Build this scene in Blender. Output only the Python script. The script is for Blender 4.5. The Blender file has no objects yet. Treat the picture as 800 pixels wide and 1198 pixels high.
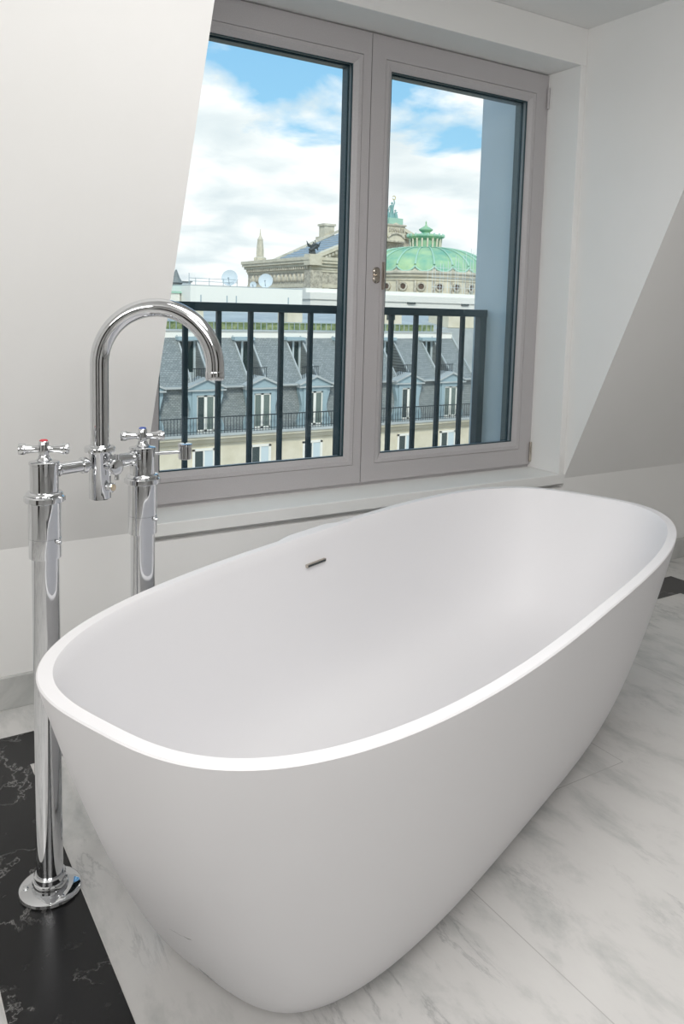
import bpy, bmesh, math, random
from math import sin, cos, pi, radians
from mathutils import Vector, Matrix
random.seed(7)
SC = bpy.context.scene
COL = SC.collection

# ------------------------------------------------------------------ camera
cam_d = bpy.data.cameras.new('camera'); cam = bpy.data.objects.new('camera', cam_d); COL.objects.link(cam)
cam_d.sensor_fit = 'VERTICAL'; cam_d.sensor_height = 36.0; cam_d.sensor_width = 24.0
cam_d.lens = 938.52 / 1198 * 36.0
cam_d.shift_y = -0.11358; cam_d.clip_start = 0.05; cam_d.clip_end = 1500
Mc = Matrix(((0.84900418, 0.03517554, -0.52721398, 0), (-0.5277583, 0.10507815, -0.84286996, 0), (0.02575027, 0.99384167, 0.10777597, 0), (0, 0, 0, 1)))
cam.matrix_world = Matrix.Translation((0, 0, 1.2)) @ Mc
# matrix columns: camera right, up, back
cam.matrix_world = Matrix.Translation((0, 0, 1.2)) @ Matrix(((0.84900418, 0.03517554, -0.52721398, 0), (-0.5277583, 0.10507815, -0.84286996, 0), (0.02575027, 0.99384167, 0.10777597, 0), (0, 0, 0, 1)))
SC.camera = cam

# ------------------------------------------------------------------ colour management
SC.view_settings.view_transform = 'Standard'; SC.view_settings.look = 'None'
SC.view_settings.gamma = 1.0; SC.view_settings.exposure = 0.2; SC.view_settings.use_curve_mapping = False

# ------------------------------------------------------------------ sky
W = bpy.data.worlds.new('sky'); SC.world = W; W.use_nodes = True
nt = W.node_tree; nt.nodes.clear()
def N(t, **k):
    n = nt.nodes.new(t)
    for a, b in k.items(): setattr(n, a, b)
    return n
L = lambda a, b: nt.links.new(a, b)
tc = N('ShaderNodeTexCoord'); sep = N('ShaderNodeSeparateXYZ'); L(tc.outputs['Generated'], sep.inputs[0])
def wm(op, a, b=None, c=None):
    n = N('ShaderNodeMath', operation=op)
    for i, v in enumerate((a, b, c)):
        if v is None: continue
        if isinstance(v, (int, float)): n.inputs[i].default_value = v
        else: L(v, n.inputs[i])
    return n.outputs[0]
zc = wm('MAXIMUM', sep.outputs[2], 0.0)
den = wm('ADD', zc, 0.22)
px_ = wm('DIVIDE', sep.outputs[0], den); py_ = wm('DIVIDE', sep.outputs[1], den)
cmb = N('ShaderNodeCombineXYZ'); L(px_, cmb.inputs[0]); L(py_, cmb.inputs[1])
def wnoise(scale, det, off, rough=0.5, dist=0.0):
    mp = N('ShaderNodeMapping'); mp.inputs['Location'].default_value = off; L(cmb.outputs[0], mp.inputs[0])
    n = N('ShaderNodeTexNoise'); n.inputs['Scale'].default_value = scale; n.inputs['Detail'].default_value = det
    n.inputs['Roughness'].default_value = rough; n.inputs['Distortion'].default_value = dist
    L(mp.outputs[0], n.inputs['Vector']); return n.outputs['Fac']
def wramp(v, stops):
    r = N('ShaderNodeValToRGB'); L(v, r.inputs[0]); e = r.color_ramp.elements
    while len(e) < len(stops): e.new(0.5)
    for i, (p, c) in enumerate(stops): e[i].position = p; e[i].color = c + (1,)
    return r.outputs[0]
n1 = wnoise(1.9, 6, (1.3, 5.2, 0), 0.55, 0.25)
n2 = wnoise(3.2, 5, (7.3, 2.2, 0), 0.5, 0.3)
# cloud cover: solid low down, broken higher up
cover = wm('SUBTRACT', wm('MULTIPLY_ADD', wm('SUBTRACT', n1, 0.5), 2.2, 0.50), wm('MULTIPLY', wm('MULTIPLY', wm('SUBTRACT', sep.outputs[2], 0.25), 5.0), wm('SUBTRACT', 1.0, wm('MULTIPLY', wm('SUBTRACT', wm('MINIMUM', wm('MAXIMUM', sep.outputs[2], 0.33), 0.48), 0.33), 6.6))))
mask = wramp(cover, [(0.40, (0, 0, 0)), (0.62, (1, 1, 1))])
cloud = wramp(n2, [(0.34, (0.78, 0.85, 0.88)), (0.46, (0.92, 0.96, 0.97)), (0.58, (1.1, 1.1, 1.1))])
blue = wramp(sep.outputs[2], [(0.15, (0.36, 0.70, 0.95)), (0.55, (0.16, 0.42, 0.78))])
mx = N('ShaderNodeMix', data_type='RGBA'); L(mask, mx.inputs[0]); L(blue, mx.inputs[6]); L(cloud, mx.inputs[7])
bg = N('ShaderNodeBackground'); L(mx.outputs[2], bg.inputs[0]); bg.inputs[1].default_value = 0.95
wo = N('ShaderNodeOutputWorld'); L(bg.outputs[0], wo.inputs[0])

# ------------------------------------------------------------------ sun and added room fill lights
sd = bpy.data.lights.new('sun', 'SUN'); sd.energy = 2.3; sd.angle = radians(12); sd.color = (1, 0.95, 0.87)
sun = bpy.data.objects.new('sun', sd); COL.objects.link(sun)
sun.rotation_euler = Vector((0.45, 0.75, -0.75)).to_track_quat('-Z', 'Y').to_euler()
def area(name, loc, target, sx, sy, power, color=(1, 0.985, 0.96)):
    d = bpy.data.lights.new(name, 'AREA'); d.shape = 'RECTANGLE'; d.size = sx; d.size_y = sy; d.energy = power; d.color = color
    o = bpy.data.objects.new(name, d); COL.objects.link(o); o.location = loc
    o.rotation_euler = (Vector(target) - Vector(loc)).to_track_quat('-Z', 'Y').to_euler(); return o
area('added_overhead_fill', (0.8, 0.6, 2.37), (0.8, 0.6, 0), 1.2, 1.1, 25)  # overhead fill added out of view to brighten tub and floor
area('room_fill_light', (-0.2, -1.2, 2.12), (1.9, 2.4, 1.7), 1.4, 0.8, 25)
area('added_left_fill', (-2.0, -0.1, 1.9), (2.6, 2.2, 1.9), 0.9, 0.6, 13)  # side fill added out of view to lift the dormer cheek

# ------------------------------------------------------------------ materials
def mat(name, col, rough=0.5, metal=0.0, spec=0.5):
    m = bpy.data.materials.new(name); m.use_nodes = True; b = m.node_tree.nodes['Principled BSDF']
    b.inputs['Base Color'].default_value = (*col, 1); b.inputs['Roughness'].default_value = rough
    b.inputs['Metallic'].default_value = metal; b.inputs['Specular IOR Level'].default_value = spec
    return m
def nodes(m): t = m.node_tree; return t, t.nodes['Principled BSDF']
def noise_col(m, c1, c2, scale, det=5, lo=0.35, hi=0.65, dist=0.0, coord='Object', bump=0.0, rough=0.6):
    t, b = nodes(m); tc = t.nodes.new('ShaderNodeTexCoord'); n = t.nodes.new('ShaderNodeTexNoise')
    n.inputs['Scale'].default_value = scale; n.inputs['Detail'].default_value = det; n.inputs['Distortion'].default_value = dist
    n.inputs['Roughness'].default_value = rough
    r = t.nodes.new('ShaderNodeValToRGB'); r.color_ramp.elements[0].position = lo; r.color_ramp.elements[1].position = hi
    r.color_ramp.elements[0].color = (*c1, 1); r.color_ramp.elements[1].color = (*c2, 1)
    t.links.new(tc.outputs[coord], n.inputs['Vector']); t.links.new(n.outputs['Fac'], r.inputs[0]); t.links.new(r.outputs[0], b.inputs['Base Color'])
    if bump:
        bp = t.nodes.new('ShaderNodeBump'); bp.inputs['Strength'].default_value = bump; bp.inputs['Distance'].default_value = 0.01
        t.links.new(n.outputs['Fac'], bp.inputs['Height']); t.links.new(bp.outputs[0], b.inputs['Normal'])
    return m
PAINT = noise_col(mat('white_wall_paint', (.8, .8, .79), 0.75, spec=.3), (.845, .84, .825), (.87, .865, .855), 1.3)
CEIL = mat('ceiling_paint', (.84, .84, .83), 0.85)
SILLM = noise_col(mat('window_sill_paint', (.8, .8, .8), 0.45), (.83, .835, .82), (.87, .87, .86), 2.0)
FRAME = noise_col(mat('grey_window_lacquer', (.30, .285, .285), 0.42), (.46, .442, .450), (.50, .480, .488), 260, 2)
SEAL = mat('window_seal', (.02, .05, .06), 0.4)
TUB = mat('matte_white_stone_resin', (.78, .772, .787), 0.5, spec=.3)
CHROME = mat('chrome', (.68, .69, .705), 0.035, 1.0)
STEEL = mat('steel_handle', (.55, .50, .44), 0.22, 1.0)
BRASSY = mat('brass_outlet', (.75, .62, .45), 0.25, 1.0)
RED = mat('red_enamel', (.55, .04, .06), 0.3); BLUE = mat('blue_enamel', (.05, .10, .40), 0.3)
RAIL = mat('dark_railing_paint', (.018, .04, .05), 0.45)
CHEEKM = noise_col(mat('blue_grey_metal_cladding', (.2, .3, .36), 0.55), (.62, .68, .69), (.67, .73, .74), 3)
ZINC = noise_col(mat('zinc', (.35, .4, .42), 0.5), (.35, .385, .38), (.47, .50, .485), 0.6)
SLATE = mat('slate', (.17, .20, .205), 0.7)
STONE = noise_col(mat('cream_limestone', (.68, .62, .47), 0.85), (.60, .55, .41), (.72, .67, .53), 0.9)
STONE_D = noise_col(mat('weathered_limestone', (.5, .45, .34), 0.9), (.46, .43, .34), (.70, .65, .52), 0.55, 8)
STONE_G = noise_col(mat('aged_stone_ornament', (.5, .45, .34), 0.9), (.33, .30, .235), (.66, .61, .49), 1.8, 8)
WHITE = mat('white_render', (.80, .79, .72), 0.8)
WOODW = mat('pale_window_paint', (.55, .64, .66), 0.6)
BLUEW = mat('dormer_blue_grey_paint', (.30, .40, .43), 0.6)
DPANE = mat('dark_window_glass', (.03, .05, .05), 0.12)
CURT = mat('curtained_window_glass', (.13, .17, .15), 0.25)
COPPER = noise_col(mat('green_copper', (.25, .5, .36), 0.65), (.17, .42, .30), (.42, .60, .32), 0.28, 6, .38, .62)
COPPER_L = mat('pale_green_copper', (.36, .58, .45), 0.6)
BRONZE = mat('dark_bronze', (.05, .06, .06), 0.5)
VERD = mat('verdigris_bronze', (.20, .38, .36), 0.6); GOLD = mat('gilding', (.75, .65, .30), 0.4, .6)
DISH = mat('satellite_dish_paint', (.58, .65, .68), 0.6)
IRON = mat('black_iron', (.02, .03, .035), 0.5)
HEDGE = noise_col(mat('rooftop_hedge', (.2, .28, .1), 0.9), (.10, .16, .06), (.36, .40, .20), 3.5, 4, coord='Object')
PIPE = mat('galvanised_tube', (.35, .42, .44), 0.5)
ASPH = mat('street_asphalt', (.12, .12, .12), 0.9)

def glass_mat():
    m = bpy.data.materials.new('tinted_window_glass'); m.use_nodes = True; t = m.node_tree; t.nodes.clear()
    tr = t.nodes.new('ShaderNodeBsdfTransparent'); tr.inputs[0].default_value = (.965, .985, .984, 1)
    gl = t.nodes.new('ShaderNodeBsdfGlossy'); gl.inputs['Roughness'].default_value = 0.01; gl.inputs[0].default_value = (.8, .95, 1, 1)
    fr = t.nodes.new('ShaderNodeFresnel'); fr.inputs[0].default_value = 1.35
    mx = t.nodes.new('ShaderNodeMixShader'); o = t.nodes.new('ShaderNodeOutputMaterial')
    t.links.new(fr.outputs[0], mx.inputs[0]); t.links.new(tr.outputs[0], mx.inputs[1]); t.links.new(gl.outputs[0], mx.inputs[2]); t.links.new(mx.outputs[0], o.inputs[0])
    return m
GLASS = glass_mat()

def math_n(t, op, a, b=None, c=None):
    n = t.nodes.new('ShaderNodeMath'); n.operation = op
    for i, v in enumerate((a, b, c)):
        if v is None: continue
        if isinstance(v, (int, float)): n.inputs[i].default_value = v
        else: t.links.new(v, n.inputs[i])
    return n.outputs[0]
def ramp_n(t, v, stops):
    r = t.nodes.new('ShaderNodeValToRGB'); t.links.new(v, r.inputs[0]); e = r.color_ramp.elements
    while len(e) < len(stops): e.new(0.5)
    for i, (p, c) in enumerate(stops): e[i].position = p; e[i].color = (*c, 1)
    return r.outputs[0]
def mixc(t, f, a, b, mode='MIX'):
    n = t.nodes.new('ShaderNodeMix'); n.data_type = 'RGBA'; n.blend_type = mode
    for i, v in ((0, f), (6, a), (7, b)):
        if isinstance(v, (int, float)): n.inputs[i].default_value = v
        elif isinstance(v, tuple): n.inputs[i].default_value = (*v, 1)
        else: t.links.new(v, n.inputs[i])
    return n.outputs[2]
def noise_n(t, vec, scale, det, dist=0., rough=.55, typ=None):
    n = t.nodes.new('ShaderNodeTexNoise'); n.inputs['Scale'].default_value = scale; n.inputs['Detail'].default_value = det
    n.inputs['Distortion'].default_value = dist; n.inputs['Roughness'].default_value = rough; t.links.new(vec, n.inputs['Vector']); return n.outputs['Fac']
def mapping_n(t, vec, loc=(0, 0, 0), rot=(0, 0, 0), sc=(1, 1, 1)):
    n = t.nodes.new('ShaderNodeMapping'); n.inputs['Location'].default_value = loc; n.inputs['Rotation'].default_value = rot; n.inputs['Scale'].default_value = sc
    t.links.new(vec, n.inputs[0]); return n.outputs[0]
def marble_white():
    m = mat('white_veined_marble', (.6, .6, .6), 0.22, spec=.5); t, b = nodes(m)
    tc = t.nodes.new('ShaderNodeTexCoord'); P = tc.outputs['Object']
    v = mapping_n(t, P, rot=(0, 0, radians(14)), sc=(2.4, 1.0, 1))
    a = noise_n(t, v, 3.0, 8, .25, .66)
    soft = ramp_n(t, a, [(.28, (.41, .42, .42)), (.42, (.56, .56, .55)), (.50, (.64, .63, .62)), (.8, (.68, .675, .66))])
    v2 = mapping_n(t, P, loc=(4, 1, 0), rot=(0, 0, radians(22)), sc=(5.0, 1.5, 1))
    c = noise_n(t, v2, 2.4, 9, .5, .68)
    w = noise_n(t, mapping_n(t, P, loc=(9, 3, 0)), 2.0, 3, 0, .5)
    ridge = math_n(t, 'ADD', math_n(t, 'ABSOLUTE', math_n(t, 'SUBTRACT', c, .42)), math_n(t, 'MULTIPLY', math_n(t, 'MAXIMUM', math_n(t, 'SUBTRACT', .56, w), 0.0), .35))
    vein = ramp_n(t, ridge, [(0.0, (.66, .67, .68)), (.015, (.86, .865, .87)), (.045, (1, 1, 1))])
    col = mixc(t, .8, soft, vein, 'MULTIPLY')
    # tile joints 1.2 x 0.6 m
    s = t.nodes.new('ShaderNodeSeparateXYZ'); t.links.new(P, s.inputs[0])
    def seg(along, across, pos, lo, hi, w=.0012):
        d = math_n(t, 'LESS_THAN', math_n(t, 'ABSOLUTE', math_n(t, 'SUBTRACT', s.outputs[across], pos)), w)
        q = math_n(t, 'MULTIPLY', math_n(t, 'GREATER_THAN', s.outputs[along], lo), math_n(t, 'LESS_THAN', s.outputs[along], hi))
        return math_n(t, 'MULTIPLY', d, q)
    j = 0.0
    for args in ((0, 1, 1.326, 1.077, 1.757), (1, 0, 1.757, 1.326, 2.086), (1, 0, 1.077, .4, 1.326), (1, 0, 2.308, 1.326, 2.086), (0, 1, .4, .378, 3.077)): j = math_n(t, 'MAXIMUM', j, seg(*args))
    # each slab a slightly different tone
    cell = t.nodes.new('ShaderNodeTexWhiteNoise'); cell.noise_dimensions = '2D'
    cx = math_n(t, 'FLOOR', math_n(t, 'DIVIDE', math_n(t, 'SUBTRACT', s.outputs[0], 1.077), 1.2))
    cy = math_n(t, 'FLOOR', math_n(t, 'DIVIDE', math_n(t, 'SUBTRACT', s.outputs[1], 1.326), .6))
    cb = t.nodes.new('ShaderNodeCombineXYZ'); t.links.new(cx, cb.inputs[0]); t.links.new(cy, cb.inputs[1]); t.links.new(cb.outputs[0], cell.inputs[0])
    tone = ramp_n(t, cell.outputs['Value'], [(0, (1.04, 1.04, 1.04)), (1, (1.1, 1.1, 1.1))])
    col = mixc(t, 1.0, col, tone, 'MULTIPLY')
    col = mixc(t, j, col, (.50, .49, .48))
    t.links.new(col, b.inputs['Base Color']); return m
def marble_black():
    m = mat('black_veined_marble', (.02, .02, .02), 0.25, spec=.4); t, b = nodes(m)
    tc = t.nodes.new('ShaderNodeTexCoord'); P = tc.outputs['Object']
    a = noise_n(t, mapping_n(t, P, loc=(.31, .2, 0)), 4.6, 8, .35, .62)
    g = noise_n(t, mapping_n(t, P, loc=(2, 5, 0)), 4.0, 3, .3, .5)
    ridge = math_n(t, 'ABSOLUTE', math_n(t, 'SUBTRACT', a, .5))
    vein = ramp_n(t, ridge, [(0.0, (.26, .255, .25)), (.004, (.09, .09, .09)), (.010, (.018, .018, .018)), (.04, (.011, .011, .012))])
    gate = ramp_n(t, g, [(.48, (0, 0, 0)), (.60, (1, 1, 1))])
    f = noise_n(t, P, 22, 8, .6, .7)
    spk = ramp_n(t, f, [(.60, (.010, .010, .011)), (.80, (.05, .05, .05))])
    gg = t.nodes.new('ShaderNodeRGBToBW'); t.links.new(gate, gg.inputs[0])
    col = mixc(t, gg.outputs[0], spk, vein)
    t.links.new(col, b.inputs['Base Color']); return m
MARBLE = marble_white(); BLACKM = marble_black()
BASEM = noise_col(mat('grey_marble_skirting', (.5, .5, .5), 0.25), (.40, .41, .40), (.58, .58, .565), 3.5, 8, .3, .62, 1.0)
def slate_tiles(m):
    t, b = nodes(m); tc = t.nodes.new('ShaderNodeTexCoord')
    br = t.nodes.new('ShaderNodeTexBrick'); br.inputs['Scale'].default_value = 3.2; br.inputs['Mortar Size'].default_value = .03
    br.inputs['Color1'].default_value = (.20, .225, .22, 1); br.inputs['Color2'].default_value = (.29, .315, .305, 1); br.inputs['Mortar'].default_value = (.12, .14, .14, 1)
    mp = t.nodes.new('ShaderNodeMapping'); mp.inputs['Rotation'].default_value = (pi / 2, 0, 0); t.links.new(tc.outputs['Object'], mp.inputs[0]); t.links.new(mp.outputs[0], br.inputs[0])
    t.links.new(br.outputs[0], b.inputs['Base Color'])
slate_tiles(SLATE)
# ------------------------------------------------------------------ mesh helpers
def finish(bm, name, m, parent=None, smooth=False, bevel=0.0, loc=None):
    bmesh.ops.recalc_face_normals(bm, faces=bm.faces)
    me = bpy.data.meshes.new(name); bm.to_mesh(me); bm.free()
    for mm in (m if isinstance(m, (list, tuple)) else [m]): me.materials.append(mm)
    if smooth:
        for p in me.polygons: p.use_smooth = True
        try: me.set_sharp_from_angle(angle=radians(38))
        except Exception: pass
    o = bpy.data.objects.new(name, me); COL.objects.link(o)
    if loc: o.location = loc
    if parent: o.parent = parent
    if bevel:
        md = o.modifiers.new('bevel', 'BEVEL'); md.width = bevel; md.segments = 2; md.limit_method = 'ANGLE'
    return o
def box(bm, x0, x1, y0, y1, z0, z1):
    v = [bm.verts.new(p) for p in ((x0, y0, z0), (x1, y0, z0), (x1, y1, z0), (x0, y1, z0), (x0, y0, z1), (x1, y0, z1), (x1, y1, z1), (x0, y1, z1))]
    for f in ((0, 3, 2, 1), (4, 5, 6, 7), (0, 1, 5, 4), (1, 2, 6, 5), (2, 3, 7, 6), (3, 0, 4, 7)): bm.faces.new([v[i] for i in f])
def prism(bm, pts, axis, a, b):
    """closed outline pts (2-D) extruded along axis from a to b; x: pts are (y,z), y: (x,z), z: (x,y)"""
    mk = {'x': lambda p, s: (s, p[0], p[1]), 'y': lambda p, s: (p[0], s, p[1]), 'z': lambda p, s: (p[0], p[1], s)}[axis]
    A = [bm.verts.new(mk(p, a)) for p in pts]; B = [bm.verts.new(mk(p, b)) for p in pts]; n = len(pts)
    bm.faces.new(A); bm.faces.new(B[::-1])
    for i in range(n): bm.faces.new([A[i], A[(i + 1) % n], B[(i + 1) % n], B[i]])
def loft(bm, rings, cap0=True, cap1=True, closed=True):
    R = [[bm.verts.new(p) for p in r] for r in rings]; n = len(R[0])
    for a, b in zip(R, R[1:]):
        for i in range(n if closed else n - 1): bm.faces.new([a[i], a[(i + 1) % n], b[(i + 1) % n], b[i]])
    if cap0: bm.faces.new(R[0][::-1])
    if cap1: bm.faces.new(R[-1])
def lathe(bm, prof, c=(0, 0, 0), seg=40, axis=Vector((0, 0, 1)), cap=True):
    q = Vector((0, 0, 1)).rotation_difference(axis)
    loft(bm, [[Vector(c) + q @ Vector((r * cos(2 * pi * k / seg), r * sin(2 * pi * k / seg), z)) for k in range(seg)] for r, z in prof], cap, cap)
def tube(bm, pts, rad, seg=16, cap=True):
    pts = [Vector(p) for p in pts]; rings = []; up = None
    for i, p in enumerate(pts):
        d = (pts[min(i + 1, len(pts) - 1)] - pts[max(i - 1, 0)]).normalized()
        if up is None: up = Vector((0, 0, 1)) if abs(d.z) < .9 else Vector((1, 0, 0))
        s = d.cross(up).normalized(); up = s.cross(d).normalized(); r = rad[i] if isinstance(rad, (list, tuple)) else rad
        rings.append([p + r * (cos(2 * pi * k / seg) * s + sin(2 * pi * k / seg) * up) for k in range(seg)])
    loft(bm, rings, cap, cap)
def blob(bm, c, r, seg=12, rings=8):
    m = Matrix.Translation(c) @ Matrix.Diagonal((*r, 1)) if isinstance(r, (tuple, list)) else Matrix.Translation(c) @ Matrix.Diagonal((r, r, r, 1))
    bmesh.ops.create_uvsphere(bm, u_segments=seg, v_segments=rings, radius=1, matrix=m)
def B(): return bmesh.new()
def bx(name, m, parent, *boxes, bevel=0.0):
    b = B()
    for q in boxes: box(b, *q)
    return finish(b, name, m, parent, bevel=bevel)
def empty(name, label, cat, loc=(0, 0, 0), rotz=0, group=None):
    o = bpy.data.objects.new(name, None); COL.objects.link(o); o.location = loc; o.rotation_euler = (0, 0, rotz); o.empty_display_size = .1
    return tag(o, label, cat, group)
def tag(o, label, cat, group=None):
    o['label'] = label; o['category'] = cat
    if group: o['group'] = group
    return o
def struct(o, label=None):
    o['kind'] = 'structure'
    if label: o['label'] = label
    return o
def copy_tree(o, parent=None):
    c = o.copy(); COL.objects.link(c)
    if parent: c.parent = parent
    for ch in list(o.children): copy_tree(ch, c)
    return c

# ------------------------------------------------------------------ room shell
YW, YF, YO = 2.431, 2.608, 2.69         # inner wall face, window face, outer face
XL, XR = 0.80, 2.652                    # window reveals
CL, CR = 0.767, 2.685                   # dormer cheeks
X0, X1, Y0, ZC, ZK = -2.2, 4.9, -2.6, 2.382, 0.481
struct(bx('floor', MARBLE, None, (X0, X1, Y0, YW, -.15, 0)), 'white grey-veined marble tile floor')
# black inlaid border (thin slabs flush with the marble)
bi = B(); T = .0012
for q in ((.195, 3.242, 2.086, 2.254), (.195, .378, -1.25, 2.086), (3.077, 3.242, -1.25, 2.086), (.195, 3.242, -1.42, -1.25)): box(bi, q[0], q[1], q[2], q[3], -.01, T)
struct(finish(bi, 'trim_1', BLACKM), 'black veined marble border inlaid in the white floor')
gr = B(); g = .0022
for q in ((.378, 3.077, 2.086 - g, 2.086), (.378, .378 + g, -1.25, 2.086 - g), (.195 - g, .195, -1.42, 2.254), (.195, 3.242, 2.254, 2.254 + g), (3.077 - g, 3.077, -1.25, 2.086 - g)): box(gr, q[0], q[1], q[2], q[3], -.01, T)
struct(finish(gr, 'trim_2', mat('pale_joint', (.62, .61, .59), .6)), 'pale joint along the black border')
struct(bx('ceiling', CEIL, None, (X0, X1, Y0, YO, ZC, ZC + .12)))
# knee wall: full height outside the opening, lower under the sill
struct(bx('wall_front', PAINT, None, (X0, CL, YW, YO, 0, ZK), (CR, X1, YW, YO, 0, ZK), (CL, CR, YW, YO, 0, .440), (CL, CR, YW + .035, YO, .440, .458)), 'low white knee wall below the window')
SL = (YW - 1.9 * .42)                   # y where the slope meets the ceiling
for nm, a, b_ in (('wall_left_slope', X0, CL), ('wall_right_slope', CR, X1)):
    w = B(); prism(w, [(YW, ZK), (YW - (ZC - ZK) * .42, ZC), (YO, ZC), (YO, ZK)], 'x', a, b_)
    struct(finish(w, nm, PAINT))
bpy.data.objects['wall_left_slope']['label'] = 'white sloping attic wall left of the window'
bpy.data.objects['wall_right_slope']['label'] = 'white sloping attic wall right of the window with the dormer cheek'
struct(bx('wall_window_surround', PAINT, None, (CL, CR, YW, YO, 2.233, ZC), (CL, XL, YW, YO, .502, 2.233), (XR, CR, YW, YO, .502, 2.233), bevel=.0025), 'white wall around the window opening')
struct(bx('wall_left', PAINT, None, (X0 - .12, X0, Y0, YO, 0, ZC)))
struct(bx('wall_right', PAINT, None, (X1, X1 + .12, Y0, YO, 0, ZC)))
struct(bx('wall_back', PAINT, None, (X0, X1, Y0 - .12, Y0, 0, ZC)))
struct(bx('baseboard_front', BASEM, None, (X0, X1, YW - .016, YW, 0, .098), bevel=.002), 'grey marble skirting along the knee wall')
struct(bx('trim_3', SILLM, None, (CL, CR, YW - .006, YO, .458, .502), bevel=.003), 'white window sill board')

d1 = bx('added_door_1', mat('added_dark_door', (.045, .038, .034), .4), None, (-1.5, -.55, Y0, Y0 + .045, 0.002, 2.06), bevel=.004); struct(d1, 'added dark door behind the camera for the chrome to reflect')  # unseen dark doors, invented to give the chrome darker reflections
d2 = bx('added_door_2', bpy.data.materials['added_dark_door'], None, (1.5, 3.1, Y0, Y0 + .04, 0.002, 2.1), bevel=.004); struct(d2, 'added dark double door behind the camera for the chrome to reflect')
d3 = bx('added_door_3', bpy.data.materials['added_dark_door'], None, (X0, X0 + .04, -.9, .1, 0.002, 2.06), bevel=.004); struct(d3, 'added dark door in the left wall for the chrome to reflect')
# ------------------------------------------------------------------ window (two casements)
win = bpy.data.objects.new('window_1', None); COL.objects.link(win); win.location = (1.726, YF, .515); struct(win, 'grey two-casement window')
WZ0, WZ1 = .513, 2.2305
def wl(bmf):   # shift world coordinates into the window's frame
    bmesh.ops.translate(bmf, verts=bmf.verts, vec=(-1.726, -YF, -.515)); return bmf
f = B()
for q in ((XL, XR, YF + .012, YO, WZ0 - .011, WZ0 + .02), (XL, XR, YF + .012, YO, WZ1 - .02, 2.233), (XL, XL + .02, YF + .012, YO, WZ0, WZ1), (XR - .02, XR, YF + .012, YO, WZ0, WZ1), (1.7, 1.752, YF + .03, YO, WZ0, WZ1)): box(f, *q)
finish(wl(f), 'window_frame', FRAME, win)
def sash(xa, xb, hinge_side):
    G = .0018; xa += G; xb -= G; z0, z1 = WZ0 + .003, WZ1 - .003
    gl, gr_ = (.064, .070) if hinge_side > 0 else (.070, .036)
    gb, gt = .074, .084
    def ring(k, y, kb=None):
        # offsets grow from the outer edge (0) over the groove (1) to the glass line (1 + bead)
        m_ = min(k, 1.0); e_ = max(k - 1.0, 0.0); eb = e_ if kb is None else kb
        return [(xa + gl * m_ + e_, YF + y, z0 + gb * m_ + eb), (xb - gr_ * m_ - e_, YF + y, z0 + gb * m_ + eb), (xb - gr_ * m_ - e_, YF + y, z1 - gt * m_ - e_), (xa + gl * m_ + e_, YF + y, z1 - gt * m_ - e_)]
    bmf = B(); rings = [ring(k, y) for k, y in ((0, .056), (0, 0), (.985, 0), (1.0, .004), (1.0015, .0005), (1.016, .002), (1.029, .011), (1.035, .014), (1.035, .050))]
    rings.append(rings[0]); loft(bmf, rings, False, False)
    bmesh.ops.remove_doubles(bmf, verts=bmf.verts, dist=1e-6)
    s = finish(wl(bmf), 'sash', FRAME, win)
    e = B()
    rr = [ring(k, y) for k, y in ((1.034, .016), (1.039, .016), (1.039, .022), (1.034, .022))]; rr.append(rr[0]); loft(e, rr, False, False)
    rr = [ring(1.034, .040, .020), ring(1.043, .040, .026), ring(1.043, .078, .026), ring(1.034, .078, .020)]; rr.append(rr[0]); loft(e, rr, False, False)
    bmesh.ops.remove_doubles(e, verts=e.verts, dist=1e-6)
    finish(wl(e), 'seal', SEAL, s)
    p = B(); box(p, xa + gl + .035, xb - gr_ - .035, YF + .028, YF + .034, z0 + gb + .035, z1 - gt - .035); finish(wl(p), 'pane', GLASS, s)
    return s
sL = sash(XL, 1.726, -1); sR = sash(1.726, XR, 1)
# handle escutcheon and lever on the right casement
hb = B(); lathe(hb, [(.016, 0), (.016, .006), (.012, .010)], (1.772, YF, 1.318), 24, Vector((0, -1, 0)))
lathe(hb, [(.016, 0), (.016, .006), (.012, .010)], (1.772, YF, 1.348), 24, Vector((0, -1, 0)))
box(hb, 1.757, 1.787, YF - .006, YF, 1.318, 1.348)
lathe(hb, [(.007, .008), (.007, .017)], (1.772, YF, 1.333), 16, Vector((0, -1, 0)))
hh = finish(wl(hb), 'handle_plate', STEEL, sR, smooth=True); hh['label'] = 'brushed steel lock plate'
hl = B(); box(hl, 1.7995, 1.8055, YF - .016, YF + .001, 1.278, 1.385); finish(wl(hl), 'handle_lever', STEEL, sR, bevel=.0015)
for zz, nm in ((2.13, 'hinge'), (.575, 'hinge')):
    h = B(); lathe(h, [(.0055, -.045), (.0065, -.04), (.0065, .04), (.0055, .045)], (XR - .007, YF - .007, zz), 16)
    finish(wl(h), nm, STEEL if zz < 1 else FRAME, sR, smooth=True)

# ------------------------------------------------------------------ bathtub
TC = (1.212, 1.464, 0); TPH = .3708
A1, B1, N1, HT = .9953, .4195, 3.03, .5947
A0, B0, N0, QQ = .7107, .2205, 3.6, .6421
tub = empty('bathtub', 'large freestanding oval white bathtub with thin rim on the marble floor', 'bathtub', TC, TPH)
NS = 200
def serad(a, b, n, th): return (abs(cos(th) / a) ** n + abs(sin(th) / b) ** n) ** (-1 / n)
def sering(a, b, n, z, bump=0.0):
    out = []
    for k in range(NS):
        t = 2 * pi * k / NS; th = math.atan2(b * sin(t), a * cos(t)); r = serad(a, b, n, th)
        x, y = r * cos(th), r * sin(th)
        if bump and y > 0: y += bump * max(0.0, min(1.0, (.115 - abs(x - .01)) / .02))
        out.append((x, y, z))
    return out
tb = B(); rings = []
def prof_at(s):  # outer wall
    e = s ** QQ; return A0 + (A1 - A0) * e, B0 + (B1 - B0) * e, N0 + (N1 - N0) * s
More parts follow.
